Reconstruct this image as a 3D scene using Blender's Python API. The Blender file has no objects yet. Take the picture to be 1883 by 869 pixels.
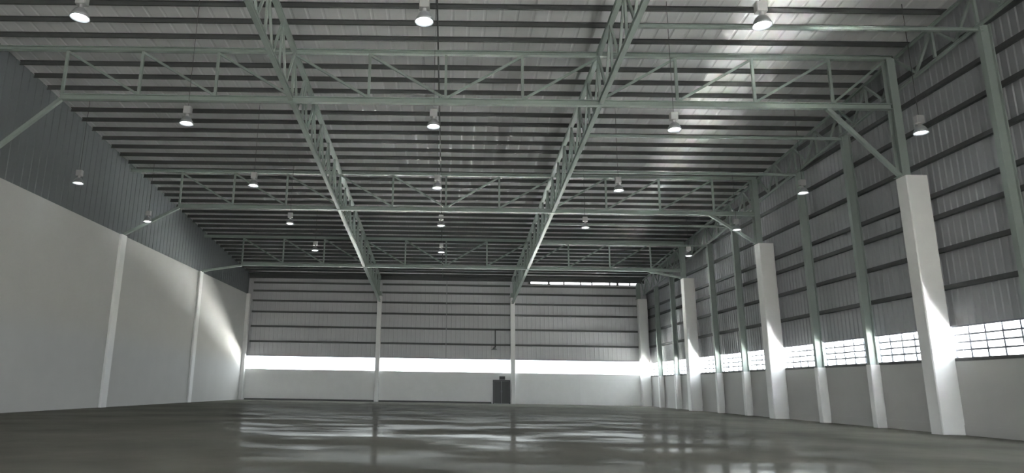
import bpy, math, random
from mathutils import Vector, Matrix
random.seed(7)
SC = bpy.context.scene
COL = SC.collection

# ------------------------------------------------------------------ camera
F_PX, PITCH, YAW, ROLL, PPX = 1223.87, .2228, -.0093, .0163, 815.55
fw = Vector((math.sin(YAW)*math.cos(PITCH), math.cos(YAW)*math.cos(PITCH), math.sin(PITCH)))
rt = Vector((math.cos(YAW), -math.sin(YAW), 0)); up = rt.cross(fw)
r2 = rt*math.cos(ROLL) + up*math.sin(ROLL); u2 = -rt*math.sin(ROLL) + up*math.cos(ROLL)
cd = bpy.data.cameras.new('camera'); cam = bpy.data.objects.new('camera', cd); COL.objects.link(cam)
cd.sensor_width = 36; cd.lens = F_PX*36/1883; cd.shift_x = (941.5-PPX)/1883; cd.clip_end = 600; cd.clip_start = .05
M3 = Matrix((r2, u2, -fw)).transposed().to_4x4(); M3.translation = Vector((18.2333, -60.067, 1.3091))
cam.matrix_world = M3
SC.camera = cam

# ------------------------------------------------------------------ sky and exposure
W = bpy.data.worlds.new('overcast_sky'); SC.world = W; W.use_nodes = True
bg = W.node_tree.nodes['Background']; bg.inputs['Color'].default_value = (.93, .97, 1, 1); bg.inputs['Strength'].default_value = .14
vs = SC.view_settings
vs.view_transform = 'Standard'; vs.look = 'None'; vs.gamma = 1; vs.use_curve_mapping = False; vs.exposure = 6.65
sl = bpy.data.lights.new('sun', 'SUN'); sl.energy = 27; sl.angle = math.radians(1); sl.color = (1, .98, .95)
so = bpy.data.objects.new('sun', sl); COL.objects.link(so)      # high sun shining along the window wall on to the yard outside
so.rotation_euler = (math.radians(28), 0, 0); so.location = (18, -80, 60)

def portal(loc, rot, sx, sy):                       # guides sky sampling through each window opening, gives no light itself
    l = bpy.data.lights.new('window_portal', 'AREA'); l.shape = 'RECTANGLE'; l.size = sx; l.size_y = sy
    l.cycles.is_portal = True
    o = bpy.data.objects.new('window_portal', l); COL.objects.link(o); o.location = loc; o.rotation_euler = rot

# ------------------------------------------------------------------ dimensions (metres); end wall at y = 0, hall runs towards -y
SL = .0925
def roof(y):                                        # underside of the roof sheet
    return 11.3 + SL*abs(y) if y > -60 else 11.3 + SL*60 - SL*(-60-y)
H = 9.3                                             # top of white walls and concrete columns
FRONT = -72
BZ0, BZ1 = 2.63, 3.82                               # end wall strip window
RZ0, RZ1 = 2.6, 3.64                                # side wall strip window

# ------------------------------------------------------------------ materials
def mat(name, col, rough=.6, metal=0., noise=None, bump=None, spec=.5):
    m = bpy.data.materials.new(name); m.use_nodes = True
    nt = m.node_tree; b = nt.nodes['Principled BSDF']
    b.inputs['Base Color'].default_value = (*col, 1); b.inputs['Roughness'].default_value = rough
    b.inputs['Metallic'].default_value = metal; b.inputs['Specular IOR Level'].default_value = spec
    tc = nt.nodes.new('ShaderNodeTexCoord')
    if noise:                                       # (scale, amount, stretch)
        sc, am, st = noise
        mp = nt.nodes.new('ShaderNodeMapping'); mp.inputs['Scale'].default_value = st
        n = nt.nodes.new('ShaderNodeTexNoise'); n.inputs['Scale'].default_value = sc; n.inputs['Detail'].default_value = 6
        cr = nt.nodes.new('ShaderNodeMix'); cr.data_type = 'RGBA'
        cr.inputs['A'].default_value = (*[c*(1-am) for c in col], 1); cr.inputs['B'].default_value = (*[min(1, c*(1+am)) for c in col], 1)
        nt.links.new(tc.outputs['Object'], mp.inputs['Vector']); nt.links.new(mp.outputs['Vector'], n.inputs['Vector'])
        nt.links.new(n.outputs['Fac'], cr.inputs['Factor']); nt.links.new(cr.outputs['Result'], b.inputs['Base Color'])
    if bump:
        sc, dist = bump
        n2 = nt.nodes.new('ShaderNodeTexNoise'); n2.inputs['Scale'].default_value = sc
        bp = nt.nodes.new('ShaderNodeBump'); bp.inputs['Distance'].default_value = dist; bp.inputs['Strength'].default_value = .5
        nt.links.new(tc.outputs['Object'], n2.inputs['Vector']); nt.links.new(n2.outputs['Fac'], bp.inputs['Height'])
        nt.links.new(bp.outputs['Normal'], b.inputs['Normal'])
    return m

MT = {}
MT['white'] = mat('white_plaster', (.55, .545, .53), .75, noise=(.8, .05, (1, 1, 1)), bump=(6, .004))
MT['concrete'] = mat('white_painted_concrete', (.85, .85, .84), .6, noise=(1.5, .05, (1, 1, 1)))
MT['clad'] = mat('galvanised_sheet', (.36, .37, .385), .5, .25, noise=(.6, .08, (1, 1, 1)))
MT['cladback'] = mat('lit_galvanised_sheet', (.52, .525, .54), .5, .2, noise=(.6, .06, (1, 1, 1)))  # same sheet as clad, lightened to paint in light on the end wall
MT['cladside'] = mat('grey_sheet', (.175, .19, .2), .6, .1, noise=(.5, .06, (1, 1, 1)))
MT['deck'] = mat('roof_sheet', (.84, .84, .85), .38, .25, noise=(.5, .05, (1, 1, 1)))
MT['dark'] = mat('dark_steel', (.075, .08, .08), .6)
MT['girt'] = mat('grey_girt_steel', (.13, .135, .135), .6)
MT['green'] = mat('sage_green_steel', (.29, .338, .312), .5, noise=(2, .05, (1, 1, 1)))
MT['alu'] = mat('window_aluminium', (.22, .23, .27), .5, .1)
MT['sill'] = mat('dark_sill', (.12, .12, .12), .6)
MT['lampgrey'] = mat('lamp_grey_metal', (.5, .5, .5), .4, .4)
MT['reflector'] = mat('reflector_aluminium', (.3, .31, .32), .35, .3)
MT['door'] = mat('dark_grey_door', (.15, .155, .15), .5)
MT['grass'] = mat('dry_earth', (.02, .02, .019), .9, spec=0)
MT['paving'] = mat('grey_paving', (.11, .11, .108), .9, spec=0)
MT['yard'] = mat('asphalt', (.06, .06, .059), .9, spec=0)
MT['apron'] = mat('pale_concrete_apron', (.9, .89, .87), .9, noise=(.3, .1, (1, 1, 1)))

def floor_mat():
    m = bpy.data.materials.new('polished_concrete'); m.use_nodes = True
    nt = m.node_tree; L = nt.links.new; b = nt.nodes['Principled BSDF']
    tc = nt.nodes.new('ShaderNodeTexCoord')
    def noise(scale, st, det=6, rough=.55):
        mp = nt.nodes.new('ShaderNodeMapping'); mp.inputs['Scale'].default_value = st
        n = nt.nodes.new('ShaderNodeTexNoise'); n.inputs['Scale'].default_value = scale; n.inputs['Detail'].default_value = det
        n.inputs['Roughness'].default_value = rough
        L(tc.outputs['Object'], mp.inputs['Vector']); L(mp.outputs['Vector'], n.inputs['Vector']); return n
    n1 = noise(.25, (1, 1, 1)); n2 = noise(.45, (.6, 1, 1), 6)
    r1 = nt.nodes.new('ShaderNodeValToRGB')
    r1.color_ramp.elements[0].position = .3; r1.color_ramp.elements[0].color = (.15, .147, .127, 1)
    r1.color_ramp.elements[1].position = .7; r1.color_ramp.elements[1].color = (.25, .245, .215, 1)
    L(n1.outputs['Fac'], r1.inputs['Fac'])
    nt.nodes.remove(b)
    df = nt.nodes.new('ShaderNodeBsdfDiffuse'); L(r1.outputs['Color'], df.inputs['Color'])
    gs = nt.nodes.new('ShaderNodeBsdfGlossy'); gs.inputs['Color'].default_value = (.95, .95, .93, 1)
    mr = nt.nodes.new('ShaderNodeMapRange'); mr.inputs['From Min'].default_value = .45; mr.inputs['From Max'].default_value = .66
    mr.inputs['To Min'].default_value = .008; mr.inputs['To Max'].default_value = .12      # worn patches shine less than polished ones
    L(n2.outputs['Fac'], mr.inputs['Value'])
    rr = nt.nodes.new('ShaderNodeMapRange'); rr.inputs['From Min'].default_value = .4; rr.inputs['From Max'].default_value = .62
    rr.inputs['To Min'].default_value = .25; rr.inputs['To Max'].default_value = .12
    L(n2.outputs['Fac'], rr.inputs['Value']); L(rr.outputs['Result'], gs.inputs['Roughness'])
    n3 = noise(.9, (1, 1, 1), 3); bp = nt.nodes.new('ShaderNodeBump'); bp.inputs['Strength'].default_value = .25; bp.inputs['Distance'].default_value = .008
    L(n3.outputs['Fac'], bp.inputs['Height']); L(bp.outputs['Normal'], gs.inputs['Normal'])
    mx = nt.nodes.new('ShaderNodeMixShader'); L(mr.outputs['Result'], mx.inputs[0]); L(df.outputs[0], mx.inputs[1]); L(gs.outputs[0], mx.inputs[2])
    L(mx.outputs[0], nt.nodes['Material Output'].inputs['Surface'])
    return m
MT['floor'] = floor_mat()

def glass_mat():
    m = bpy.data.materials.new('window_glass'); m.use_nodes = True
    nt = m.node_tree; nt.nodes.clear()
    o = nt.nodes.new('ShaderNodeOutputMaterial'); mx = nt.nodes.new('ShaderNodeMixShader'); mx.inputs[0].default_value = .06
    t = nt.nodes.new('ShaderNodeBsdfTransparent'); t.inputs[0].default_value = (.93, .95, .95, 1)
    g = nt.nodes.new('ShaderNodeBsdfGlossy'); g.inputs['Roughness'].default_value = .05
    nt.links.new(t.outputs[0], mx.inputs[1]); nt.links.new(g.outputs[0], mx.inputs[2]); nt.links.new(mx.outputs[0], o.inputs[0])
    return m
MT['glass'] = glass_mat()
def glow_mat(name, col, s):
    m = bpy.data.materials.new(name); m.use_nodes = True; b = m.node_tree.nodes['Principled BSDF']
    b.inputs['Base Color'].default_value = (.9, .9, .9, 1); b.inputs['Emission Color'].default_value = (*col, 1); b.inputs['Emission Strength'].default_value = s
    return m
MT['bulb'] = glow_mat('lit_bulb', (.93, 1, 1), .3)

# ------------------------------------------------------------------ mesh helpers
class MB:
    def __init__(s): s.v = []; s.f = []
    def add(s, vs, fs):
        n = len(s.v); s.v += [tuple(p) for p in vs]; s.f += [tuple(i+n for i in f) for f in fs]; return s
    def box(s, a, b):
        x0, y0, z0 = a; x1, y1, z1 = b
        return s.add([(x0,y0,z0),(x1,y0,z0),(x1,y1,z0),(x0,y1,z0),(x0,y0,z1),(x1,y0,z1),(x1,y1,z1),(x0,y1,z1)],
              [(0,3,2,1),(4,5,6,7),(0,1,5,4),(1,2,6,5),(2,3,7,6),(3,0,4,7)])
    def ext(s, p0, p1, prof, side=None):            # sweep a closed profile (side, up) from p0 to p1
        p0 = Vector(p0); p1 = Vector(p1); d = (p1-p0).normalized()
        sd = Vector(side) if side else d.cross(Vector((0, 0, 1)))
        sd = (sd - d*sd.dot(d)).normalized(); upv = sd.cross(d)
        n = len(prof); vs = [p0+sd*a+upv*b for a, b in prof]+[p1+sd*a+upv*b for a, b in prof]
        fs = [(i, (i+1) % n, n+(i+1) % n, n+i) for i in range(n)]+[tuple(range(n))[::-1], tuple(range(n, 2*n))]
        return s.add(vs, fs)
    def lathe(s, prof, n=20, c=(0, 0, 0)):
        vs = [(c[0]+r*math.cos(2*math.pi*k/n), c[1]+r*math.sin(2*math.pi*k/n), c[2]+z) for r, z in prof for k in range(n)]
        fs = [(i*n+k, i*n+(k+1) % n, (i+1)*n+(k+1) % n, (i+1)*n+k) for i in range(len(prof)-1) for k in range(n)]
        return s.add(vs, fs)
    def mesh(s, name, m, smooth=False):
        me = bpy.data.meshes.new(name); me.from_pydata(s.v, [], s.f); me.materials.append(MT[m]); me.update()
        import bmesh
        bm = bmesh.new(); bm.from_mesh(me); bmesh.ops.recalc_face_normals(bm, faces=bm.faces); bm.to_mesh(me); bm.free()
        if smooth:
            for p in me.polygons: p.use_smooth = True
        return me
    def build(s, name, m, parent=None, smooth=False): return link(name, s.mesh(name, m, smooth), parent)
def link(name, me, parent=None, loc=None):
    o = bpy.data.objects.new(name, me); COL.objects.link(o)
    if parent:
        o.parent = parent; o.matrix_parent_inverse = Matrix.Translation(-parent.location)
    if loc: o.location = loc
    return o
def tag(o, label=None, cat=None, group=None, kind=None):
    if label: o['label'] = label
    if cat: o['category'] = cat
    if group: o['group'] = group
    if kind: o['kind'] = kind
    return o
def empty(name, loc=(0, 0, 0)):
    o = bpy.data.objects.new(name, None); COL.objects.link(o); o.location = loc; return o
def rect(w, h): return [(-w/2, -h/2), (w/2, -h/2), (w/2, h/2), (-w/2, h/2)]
def isec(w, h, t=.03):                              # I section, flanges at top and bottom
    a, b, c = w/2, h/2, t/2
    return [(-a,-b),(a,-b),(a,-b+t),(c,-b+t),(c,b-t),(a,b-t),(a,b),(-a,b),(-a,b-t),(-c,b-t),(-c,-b+t),(-a,-b+t)]
def csec(w, h, t=.02):                              # channel, web on one side
    return [(0,0),(w,0),(w,t),(t,t),(t,h-t),(w,h-t),(w,h),(0,h)]

# ------------------------------------------------------------------ setting: ground, floor, roof
g = MB().box((-160, -180, -.9), (200, 160, -.3)).build('ground', 'grass')
tag(g, 'bare earth ground around the hall', 'ground', kind='structure')
g = MB().box((36.0, FRONT, -.32), (46, .3, -.27)).build('yard', 'yard'); tag(g, 'dark asphalt lane outside the window wall', 'yard', kind='structure')
g = MB().box((0, .3, -.32), (46, 13, -.27)).build('pavement', 'paving'); tag(g, 'grey paving outside the end window', 'pavement', kind='structure')
g = MB().box((36.3, FRONT, -.3), (38.1, .3, -.2)).build('apron', 'apron'); tag(g, 'pale concrete strip along the foot of the window wall outside', 'pavement', kind='structure')
fl = MB().box((-.3, FRONT-.3, -.25), (36.3, .3, 0)).build('floor', 'floor')
tag(fl, 'glossy worn grey concrete hall floor', 'floor', kind='structure')

def ribs(a0, a1, per, flat, depth):                 # trapezoid sheet profile as (position, offset)
    out = []; a = a0; q = per-flat
    while a < a1-1e-6:
        for da, o in ((0, 0), (flat, 0), (flat+q*.3, depth), (flat+q*.7, depth)):
            if a+da < a1: out.append((a+da, o))
        a += per
    out.append((a1, 0)); return out

def roof_mesh():
    mb = MB(); P = ribs(-.3, 37.1, .6, .46, .02)
    ys = [.5, -60, FRONT-.3]; n = len(P)
    vs = []
    for y in ys:
        for x, o in P: vs.append((x, y, roof(min(y, 0)) - (SL*max(y, 0)) + o))
    fs = [(j*n+i, j*n+i+1, (j+1)*n+i+1, (j+1)*n+i) for j in range(len(ys)-1) for i in range(n-1)]
    mb.add(vs, fs); return mb
ceil = roof_mesh().build('ceiling', 'deck')
sm = ceil.modifiers.new('thickness', 'SOLIDIFY'); sm.thickness = .02; sm.offset = 1
tag(ceil, 'corrugated grey metal roof sheet sloping down to the end wall', 'ceiling', kind='structure')
pm = MB().ext((0.02, 0, 0), (35.98, 0, 0), csec(.07, .2), side=(0, -1, 0)).mesh('purlin', 'dark')
for k in range(56):
    y = -.38-k
    p = link('purlin', pm, ceil, (0, y, roof(y)-.205)); 

# ------------------------------------------------------------------ left wall: white panels below, grey sheet above
wl = MB().box((-.3, FRONT, -.2), (0, .2, H)).build('wall_left', 'white')
tag(wl, 'tall plain white side wall', 'wall', kind='structure')
def side_sheet(x, z0, per, flat, depth, y0, y1, sgn):
    P = ribs(y0, y1, per, flat, depth)
    if y0 < -60 < y1: P = sorted(P+[(-60, 0)])
    vs = []; n = len(P)
    for y, o in P: vs.append((x+sgn*o, y, z0))
    for y, o in P: vs.append((x+sgn*o, y, roof(y)+.06))
    return MB().add(vs, [(i, i+1, n+i+1, n+i) for i in range(n-1)])
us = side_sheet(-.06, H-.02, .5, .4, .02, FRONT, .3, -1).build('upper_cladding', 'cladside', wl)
MB().box((-.28, FRONT, H-.02), (-.2, .2, 11)).build('backing', 'cladside', wl)

# ------------------------------------------------------------------ end wall: white dado, strip window, ribbed sheet, girts
wb = MB().box((0, 0, -.2), (36.0, .25, BZ0)).build('wall_back', 'concrete')  # colour lighter than the side walls, with light on this wall painted in
tag(wb, 'low white wall under the end strip window', 'wall', kind='structure')
def back_sheet(x0, x1, z0, z1):
    P = ribs(x0, x1, .4, .3, .015); n = len(P)
    return MB().add([(x, .2-o, z0) for x, o in P]+[(x, .2-o, z1) for x, o in P], [(i, i+1, n+i+1, n+i) for i in range(n-1)])
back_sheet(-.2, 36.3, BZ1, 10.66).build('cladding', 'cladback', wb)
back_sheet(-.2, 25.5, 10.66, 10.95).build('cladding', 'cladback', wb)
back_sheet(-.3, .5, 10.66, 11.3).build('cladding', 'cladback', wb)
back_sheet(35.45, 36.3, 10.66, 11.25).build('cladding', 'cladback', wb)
x = 25.5                                            # daylight gap under the eave, broken by packers
while x < 35.4:
    w = random.choice((.12, .2, .35)); 
    MB().box((x, .1, 10.6), (x+w, .2, 10.86)).build('packer', 'dark', wb); x += w+random.uniform(.5, 1.6)
MB().ext((0, .08, 11.02), (36, .08, 11.02), isec(.2, .42, .04)).build('eave_beam', 'dark', wb)
for z in (5.0, 6.35, 7.65, 8.65, 9.55, 10.3):
    for a, b in ((.45, 11.8), (12.2, 23.8), (24.2, 35.2)):
        MB().ext((a, .04, z), (b, .04, z), csec(.12, .16), side=(0, -1, 0)).build('girt', 'girt', wb)
for z0, z1, a, b in ((BZ0-.02, BZ0+.03, 0, 36), (BZ1-.04, BZ1+.04, 0, 36)):
    MB().box((a, .05, z0), (b, .2, z1)).build('window_rail', 'alu', wb)
for x in (6, 18, 30):
    MB().box((x-.12, -.025, 0), (x+.12, .02, BZ0-.03)).build('pilaster', 'concrete', wb)
MB().box((.4, -.03, 0), (22.1, .02, .14)).build('baseboard', 'sill', wb)
wn = 0
for a, b in ((.25, 11.82), (12.18, 23.82), (24.18, 35.25)):
    wn += 1
    w = empty('window_%d' % wn, ((a+b)/2, .1, BZ0)); tag(w, 'bright strip window in the end wall', 'window', kind='structure')
    MB().box((a, .11, BZ0+.03), (b, .116, BZ1-.04)).build('pane', 'glass', w)
    for xx in (a, b-.05): MB().box((xx, .06, BZ0+.03), (xx+.05, .16, BZ1-.04)).build('window_frame', 'alu', w)
    portal(((a+b)/2, .22, (BZ0+BZ1)/2), (math.radians(-90), 0, 0), b-a, BZ1-BZ0)

# double door and fittings on the end wall
dr = empty('door_1', (23.0, 0, 0)); tag(dr, 'dark grey slatted double door beside a column', 'door', kind='structure')
MB().box((22.24, -.06, 0), (22.32, .02, 2.0)).box((23.66, -.06, 0), (23.74, .02, 2.0)).box((22.24, -.06, 1.95), (23.74, .02, 2.03)).build('door_frame', 'dark', dr)
for s in (0, 1):
    x0 = 22.33+s*.67
    lf = MB().box((x0, -.03, .02), (x0+.65, .0, 1.94)).build('door_leaf', 'door', dr)
    for k in range(5): MB().box((x0+.05+k*.12, -.055, .08), (x0+.12+k*.12, -.03, 1.88)).build('slat', 'sill', lf)
    hx = x0+(.6 if s == 0 else .05)
    MB().box((hx-.015, -.1, .95), (hx+.015, -.055, 1.15)).build('handle', 'alu', lf)
bx = MB().box((22.8, -.12, 2.06), (23.3, 0, 2.35)).build('overhead_box', 'door', dr)
MB().box((22.83, -.14, 2.09), (23.27, -.12, 2.32)).build('box_lid', 'dark', bx)
gl = empty('wall_lamp', (23.6, -.1, 6.4)); tag(gl, 'small lamp on a dark bent pipe arm beside the end wall column', 'lamp')
MB().ext((23.82, -.12, 6.42), (22.4, -.12, 6.42), rect(.1, .1)).ext((22.44, -.12, 6.45), (22.44, -.12, 4.85), rect(.1, .1), side=(1, 0, 0)).build('pipe_arm', 'dark', gl)
MB().lathe([(.04, .22), (.08, .18), (.28, .02), (.3, 0), (.26, .02), (.05, .15)], 16, (22.36, -.32, 4.62)).build('lamp_head', 'reflector', gl, True)

# ------------------------------------------------------------------ right wall
wr = MB().box((36.0, FRONT, -.2), (36.3, .25, RZ0-.1)).build('wall_right', 'white')
tag(wr, 'low white wall under the side strip windows', 'wall', kind='structure')
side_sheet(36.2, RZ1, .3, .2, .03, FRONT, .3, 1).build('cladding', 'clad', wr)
MB().box((36.0, FRONT, RZ0-.12), (36.3, 0, RZ0)).build('sill', 'sill', wr)  # sill bar, its dark colour also paints the shadow band under the windows
MB().box((36.02, FRONT, RZ1), (36.2, 0, RZ1+.06)).build('window_rail', 'alu', wr)
for z in (5.0, 6.35, 7.58, 8.4, 9.75, 11.1, 12.3, 13.45, 14.6):
    y1 = min(-.2, -(z-10.9)/SL)
    MB().ext((36.02, -58, z), (36.02, y1, z), csec(.16, .16), side=(1, 0, 0)).build('girt', 'dark', wr)
bb = MB().box((35.96, FRONT, 0), (36.02, -.2, .34)).build('baseboard_right', 'white')
tag(bb, 'low white plinth along the foot of the side wall', 'baseboard', kind='structure')
pane_me = {}
for s in range(12):
    ya, yb = -4*(s+1), -4*s
    ea = .3 if s % 3 == 2 else .14; eb = .3 if s % 3 == 0 else .14
    ya += ea; yb -= eb
    if s == 0: yb = -.55
    wn += 1
    w = empty('window_%d' % wn, (36.08, (ya+yb)/2, RZ0)); tag(w, 'white-lit louvred strip window in the side wall', 'window', kind='structure')
    nc, nr = 5, 4; pw = (yb-ya)/nc; ph = (RZ1-RZ0)/nr
    for i in range(nc+1): 
        y = ya+i*pw; MB().box((36.06, y-.03, RZ0), (36.12, y+.03, RZ1)).build('mullion', 'alu', w)
    for j in range(1, nr): MB().box((36.05, ya, RZ0+j*ph-.03), (36.13, yb, RZ0+j*ph+.03)).build('glazing_bar', 'alu', w)
    key = round(pw, 4)
    if key not in pane_me: pane_me[key] = MB().box((-.003, .02, .018), (.003, pw-.02, ph-.018)).mesh('pane', 'glass')
    for i in range(nc):
        for j in range(nr): link('pane', pane_me[key], w, (36.09, ya+i*pw, RZ0+j*ph))
    portal((36.2, (ya+yb)/2, (RZ0+RZ1)/2), (0, math.radians(90), 0), RZ1-RZ0, yb-ya)
wn += 1
w = MB().box((36.08, FRONT, RZ0), (36.09, -48, RZ1)).build('window_%d' % wn, 'glass'); tag(w, 'strip window continuing along the side wall', 'window', kind='structure')
portal((36.2, -60, (RZ0+RZ1)/2), (0, math.radians(90), 0), RZ1-RZ0, 24)

# wall behind the viewer
wf = MB()
DOORS = ((3, 10), (14.5, 21.5), (26, 33)); xe = [-.3]+[v for d in DOORS for v in d]+[36.3]
for a, b in zip(xe[::2], xe[1::2]): wf.box((a, FRONT-.25, -.2), (b, FRONT, 4.5))
wf = wf.box((-.3, FRONT-.25, 4.5), (36.3, FRONT, 16)).build('wall_front', 'clad')
MB().box((1, FRONT-3.2, 4.9), (35, FRONT-.25, 5.0)).build('added_sun_blocker', 'clad', wf)  # unseen slab added to keep direct sun out of the open doors
for a, b in DOORS: portal(((a+b)/2, FRONT-.1, 2.25), (math.radians(90), 0, 0), b-a, 4.5)
tag(wf, 'grey metal gable wall with open loading doors opposite the end windows', 'wall', kind='structure')

# ------------------------------------------------------------------ columns and posts
nth = {1: 'first', 2: 'second', 3: 'third'}
def steel(parent, p0, p1, w, h, name='steel_shaft', side=(1, 0, 0)):
    return MB().ext(p0, p1, isec(w, h, .035), side=side).build(name, 'green', parent)
def ccol(name, x0, x1, y0, y1, label, stub=None):
    c = empty(name, ((x0+x1)/2, (y0+y1)/2, 0)); tag(c, label, 'column', 'white concrete columns')
    MB().add(*chamfer(x0, x1, y0, y1, 0, H)).build('concrete_shaft', 'concrete', c)
    if stub:
        sx, zt = stub; steel(c, (sx, (y0+y1)/2, H-.005), (sx, (y0+y1)/2, zt), .3, .36)
        MB().box((sx-.24, (y0+y1)/2-.22, H), (sx+.24, (y0+y1)/2+.22, H+.03)).build('base_plate', 'green', c)
    return c
def chamfer(x0, x1, y0, y1, z0, z1, c=.03):
    R = [(x0+c,y0),(x1-c,y0),(x1,y0+c),(x1,y1-c),(x1-c,y1),(x0+c,y1),(x0,y1-c),(x0,y0+c)]
    v = [(a, b, z0) for a, b in R]+[(a, b, z1) for a, b in R]
    return v, [(i, (i+1) % 8, 8+(i+1) % 8, 8+i) for i in range(8)]+[tuple(range(8))[::-1], tuple(range(8, 16))]
TOPC = lambda y: 10.86+SL*abs(y)                    # chord centre lines of the roof trusses
BOTC = lambda y: 8.8+SL*abs(y)
for i in range(0, 4):
    y = -12*i
    ccol('concrete_column', 35.2, 36.0, (y-.3 if i else -.6), (y+.3 if i else -.02),
         ('white concrete column in the corner where both strip windows meet' if i == 0 else
          'free-standing white column with green steel stub, %s along window wall from windowed corner' % nth[i]),
         (35.32, TOPC(y)-.1 if i else 10.75))
for x in (12, 24):
    ccol('concrete_column', x-.2, x+.2, -.3, .04, 'slim white column dividing the end strip window, ' + ('one bay from plain white wall' if x == 12 else 'beside the dark double door'), (x, BOTC(0)+.9))
for i in range(0, 4):
    y = -12*i
    ccol('wall_column', -.05, .14 if i else .3, (y-.3 if i else -.45), (y+.3 if i else -.02),
         ('pale concrete column in the corner of plain white wall and end window' if i == 0 else
          'flat white column strip on plain white wall, %s from the end window' % nth[i]), None)
pn = 0
order = {1: 'first', 2: 'second', 3: 'third', 4: 'fourth', 5: 'fifth', 6: 'sixth', 7: 'seventh'}
for yy in (-4, -8, -16, -20, -28, -32, -40):
    pn += 1
    c = empty('steel_post', (35.8, yy, 0)); tag(c, 'slim sage green steel post between side windows, %s post from the windowed corner' % order[pn], 'post', 'green steel posts of the window wall')
    steel(c, (35.79, yy, RZ0-.1), (35.79, yy, 9.6+SL*abs(yy)), .2, .36, side=(0, 1, 0))
    MB().add(*chamfer(35.58, 35.99, yy-.16, yy+.16, 0, RZ0-.1)).build('concrete_base', 'concrete', c)

# ------------------------------------------------------------------ roof trusses across the hall
def truss(y, label):
    t = empty('roof_truss', (18, y, BOTC(y))); tag(t, label, 'truss', 'lattice roof trusses')
    zb, zt = BOTC(y), TOPC(y)
    MB().ext((2.94, y, zb), (35.2, y, zb), isec(.2, .23, .03)).build('bottom_chord', 'green', t)
    MB().ext((.02, y, zt), (35.5, y, zt), isec(.18, .18, .03)).build('top_chord', 'green', t)
    for k in range(1, 12):
        x = 3*k
        MB().ext((x, y, zb+.12), (x, y, zt-.1), rect(.1, .1), side=(1, 0, 0)).build('vertical_strut', 'green', t)
    for k in range(1, 12):
        a, b = 3*k, 3*k+3
        p, q = ((a, zt-.12), (b, zb+.13)) if k < 6 else ((a, zb+.13), (b, zt-.12))
        if k == 11: q = (35.2, zt-.12)
        MB().ext((p[0], y+.01, p[1]), (q[0], y+.01, q[1]), rect(.08, .09)).build('diagonal_brace', 'green', t)
    MB().ext((3, y, zb-.1), (.1, y, H+.05), rect(.14, .14)).build('knee_brace', 'green', t)
    MB().ext((32.75, y, zb-.1), (35.18, y, H+.06), rect(.14, .14)).build('knee_brace', 'green', t)
truss(-12, 'green lattice roof truss across the hall, first and lowest from the end window')
truss(-24, 'green lattice roof truss across the hall, second from the end window')
truss(-36, 'green lattice roof truss across the hall, third and highest from the end window')

def girder(x, zbf, label, y0=-.3, y1=-60, step=2.0, thick=1.):
    t = empty('roof_girder', (x, y0, zbf(0))); tag(t, label, 'girder', 'lattice girders along the hall')
    MB().ext((x, y1, zbf(y1)), (x, y0, zbf(y0)), isec(.18*thick, .18*thick, .025)).build('bottom_chord', 'green', t)
    MB().ext((x, y1, TOPC(y1)), (x, y0, TOPC(y0)), isec(.2*thick, .17*thick, .025)).build('top_chord', 'green', t)
    n = int(round((y0-y1)/step))
    for k in range(n):
        ya = -k*step-.02; yb = ya-step; ym = (ya+yb)/2
        if abs(ya+.02) % 12 > .1 and k:
            MB().ext((x, ya, zbf(ya)+.1), (x, ya, TOPC(ya)-.1), rect(.085, .085), side=(1, 0, 0)).build('vertical_strut', 'green', t)
        if k == 0: ya = -.5
        MB().ext((x, ya, TOPC(ya)-.1), (x, ym, zbf(ym)+.1), rect(.085, .085)).build('diagonal_brace', 'green', t)
        MB().ext((x, ym, zbf(ym)+.1), (x, yb, TOPC(yb)-.1), rect(.085, .085)).build('diagonal_brace', 'green', t)
girder(12, BOTC, 'green lattice girder under the roof, lengthwise, one bay from plain white wall')
girder(24, BOTC, 'green lattice girder under the roof, lengthwise, one bay from window wall')
girder(35.62, lambda y: 9.55+SL*abs(y), 'shallow green lattice girder along the top of the window wall', y0=-.8, thick=.55)

st = 0
for yy in (-16, -20, -28, -32, -40):
    st += 1; z = 9.42+SL*abs(yy)
    o = MB().ext((24.1, yy, z), (35.75, yy, z), isec(.1, .12, .02)).build('roof_strut', 'green')
    tag(o, 'thin green strut from lengthwise girder to a wall post, %s from the end window' % order[st], 'strut', 'struts between girder and posts')

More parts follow.
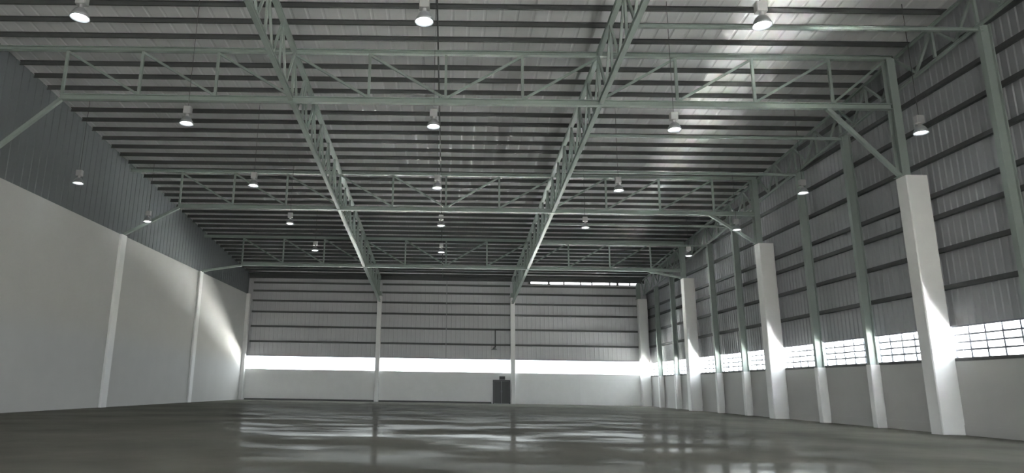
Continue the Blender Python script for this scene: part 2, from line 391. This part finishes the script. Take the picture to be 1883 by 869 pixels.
cn = MB().ext((17.68, -50, roof(-50)-.28), (17.68, -.2, roof(-.2)-.28), rect(.06, .06)).build('cable_conduit', 'dark', ceil)
cn2 = MB().ext((18.05, -.06, BZ1+.05), (18.05, -.06, 10.75), rect(.07, .07), side=(1, 0, 0)).build('cable_conduit', 'clad', wb)

# ------------------------------------------------------------------ high-bay lamps
rm = MB().lathe([(.05, .27), (.09, .26), (.15, .2), (.2, .1), (.235, 0), (.22, .0), (.185, .1), (.135, .19), (.08, .24)], 24).mesh('reflector', 'reflector', True)
bm_ = MB().lathe([(.0, .0), (.09, .005), (.14, .02), (.15, .05), (.1, .14), (.04, .2), (.04, .25)], 16).mesh('bulb', 'bulb', True)
hm = MB().lathe([(.05, .26), (.05, .36), (.0, .36)], 12).add(*chamfer(-.13, .13, -.1, .1, .36, .62, .02)).mesh('ballast_box', 'lampgrey')
rows = [(-17, 'between first and second truss', (9.35, 17.7, 34.0)), (-24.1, 'beside second truss', (1.5, 9.4, 17.75, 25.7, 34.0)),
        (-31.5, 'between second and third truss', (1.5, 9.4, 17.65, 25.75, 33.95)), (-38.7, 'just past third truss', (9.15, 17.63, 25.85, 34.2)),
        (-45.4, 'well past third truss', (9.1, 17.54, 25.75))]
for ri, (y, where, xs) in enumerate(rows):
    for x in xs:
        col = min(range(5), key=lambda i: abs((1.5, 9.4, 17.7, 25.75, 34)[i]-x))
        side = ('nearest plain white wall', 'second from plain white wall', 'on the hall centreline', 'second from window wall', 'nearest window wall')[col]
        if ri == 1: y_ = -24.4
        else: y_ = y
        l = empty('high_bay_lamp', (x, y_, 9.98)); tag(l, 'lit high-bay lamp %s, %s from end window' % (side, where), 'lamp', 'hanging high-bay lamps')
        link('reflector', rm, l).matrix_parent_inverse = Matrix()
        link('bulb', bm_, l).matrix_parent_inverse = Matrix()
        link('ballast_box', hm, l).matrix_parent_inverse = Matrix()
        top = roof(y_)-.02-9.98
        MB().ext((0, 0, .6), (0, 0, top), rect(.016, .016), side=(1, 0, 0)).build('hanging_rod', 'dark', l).matrix_parent_inverse = Matrix()
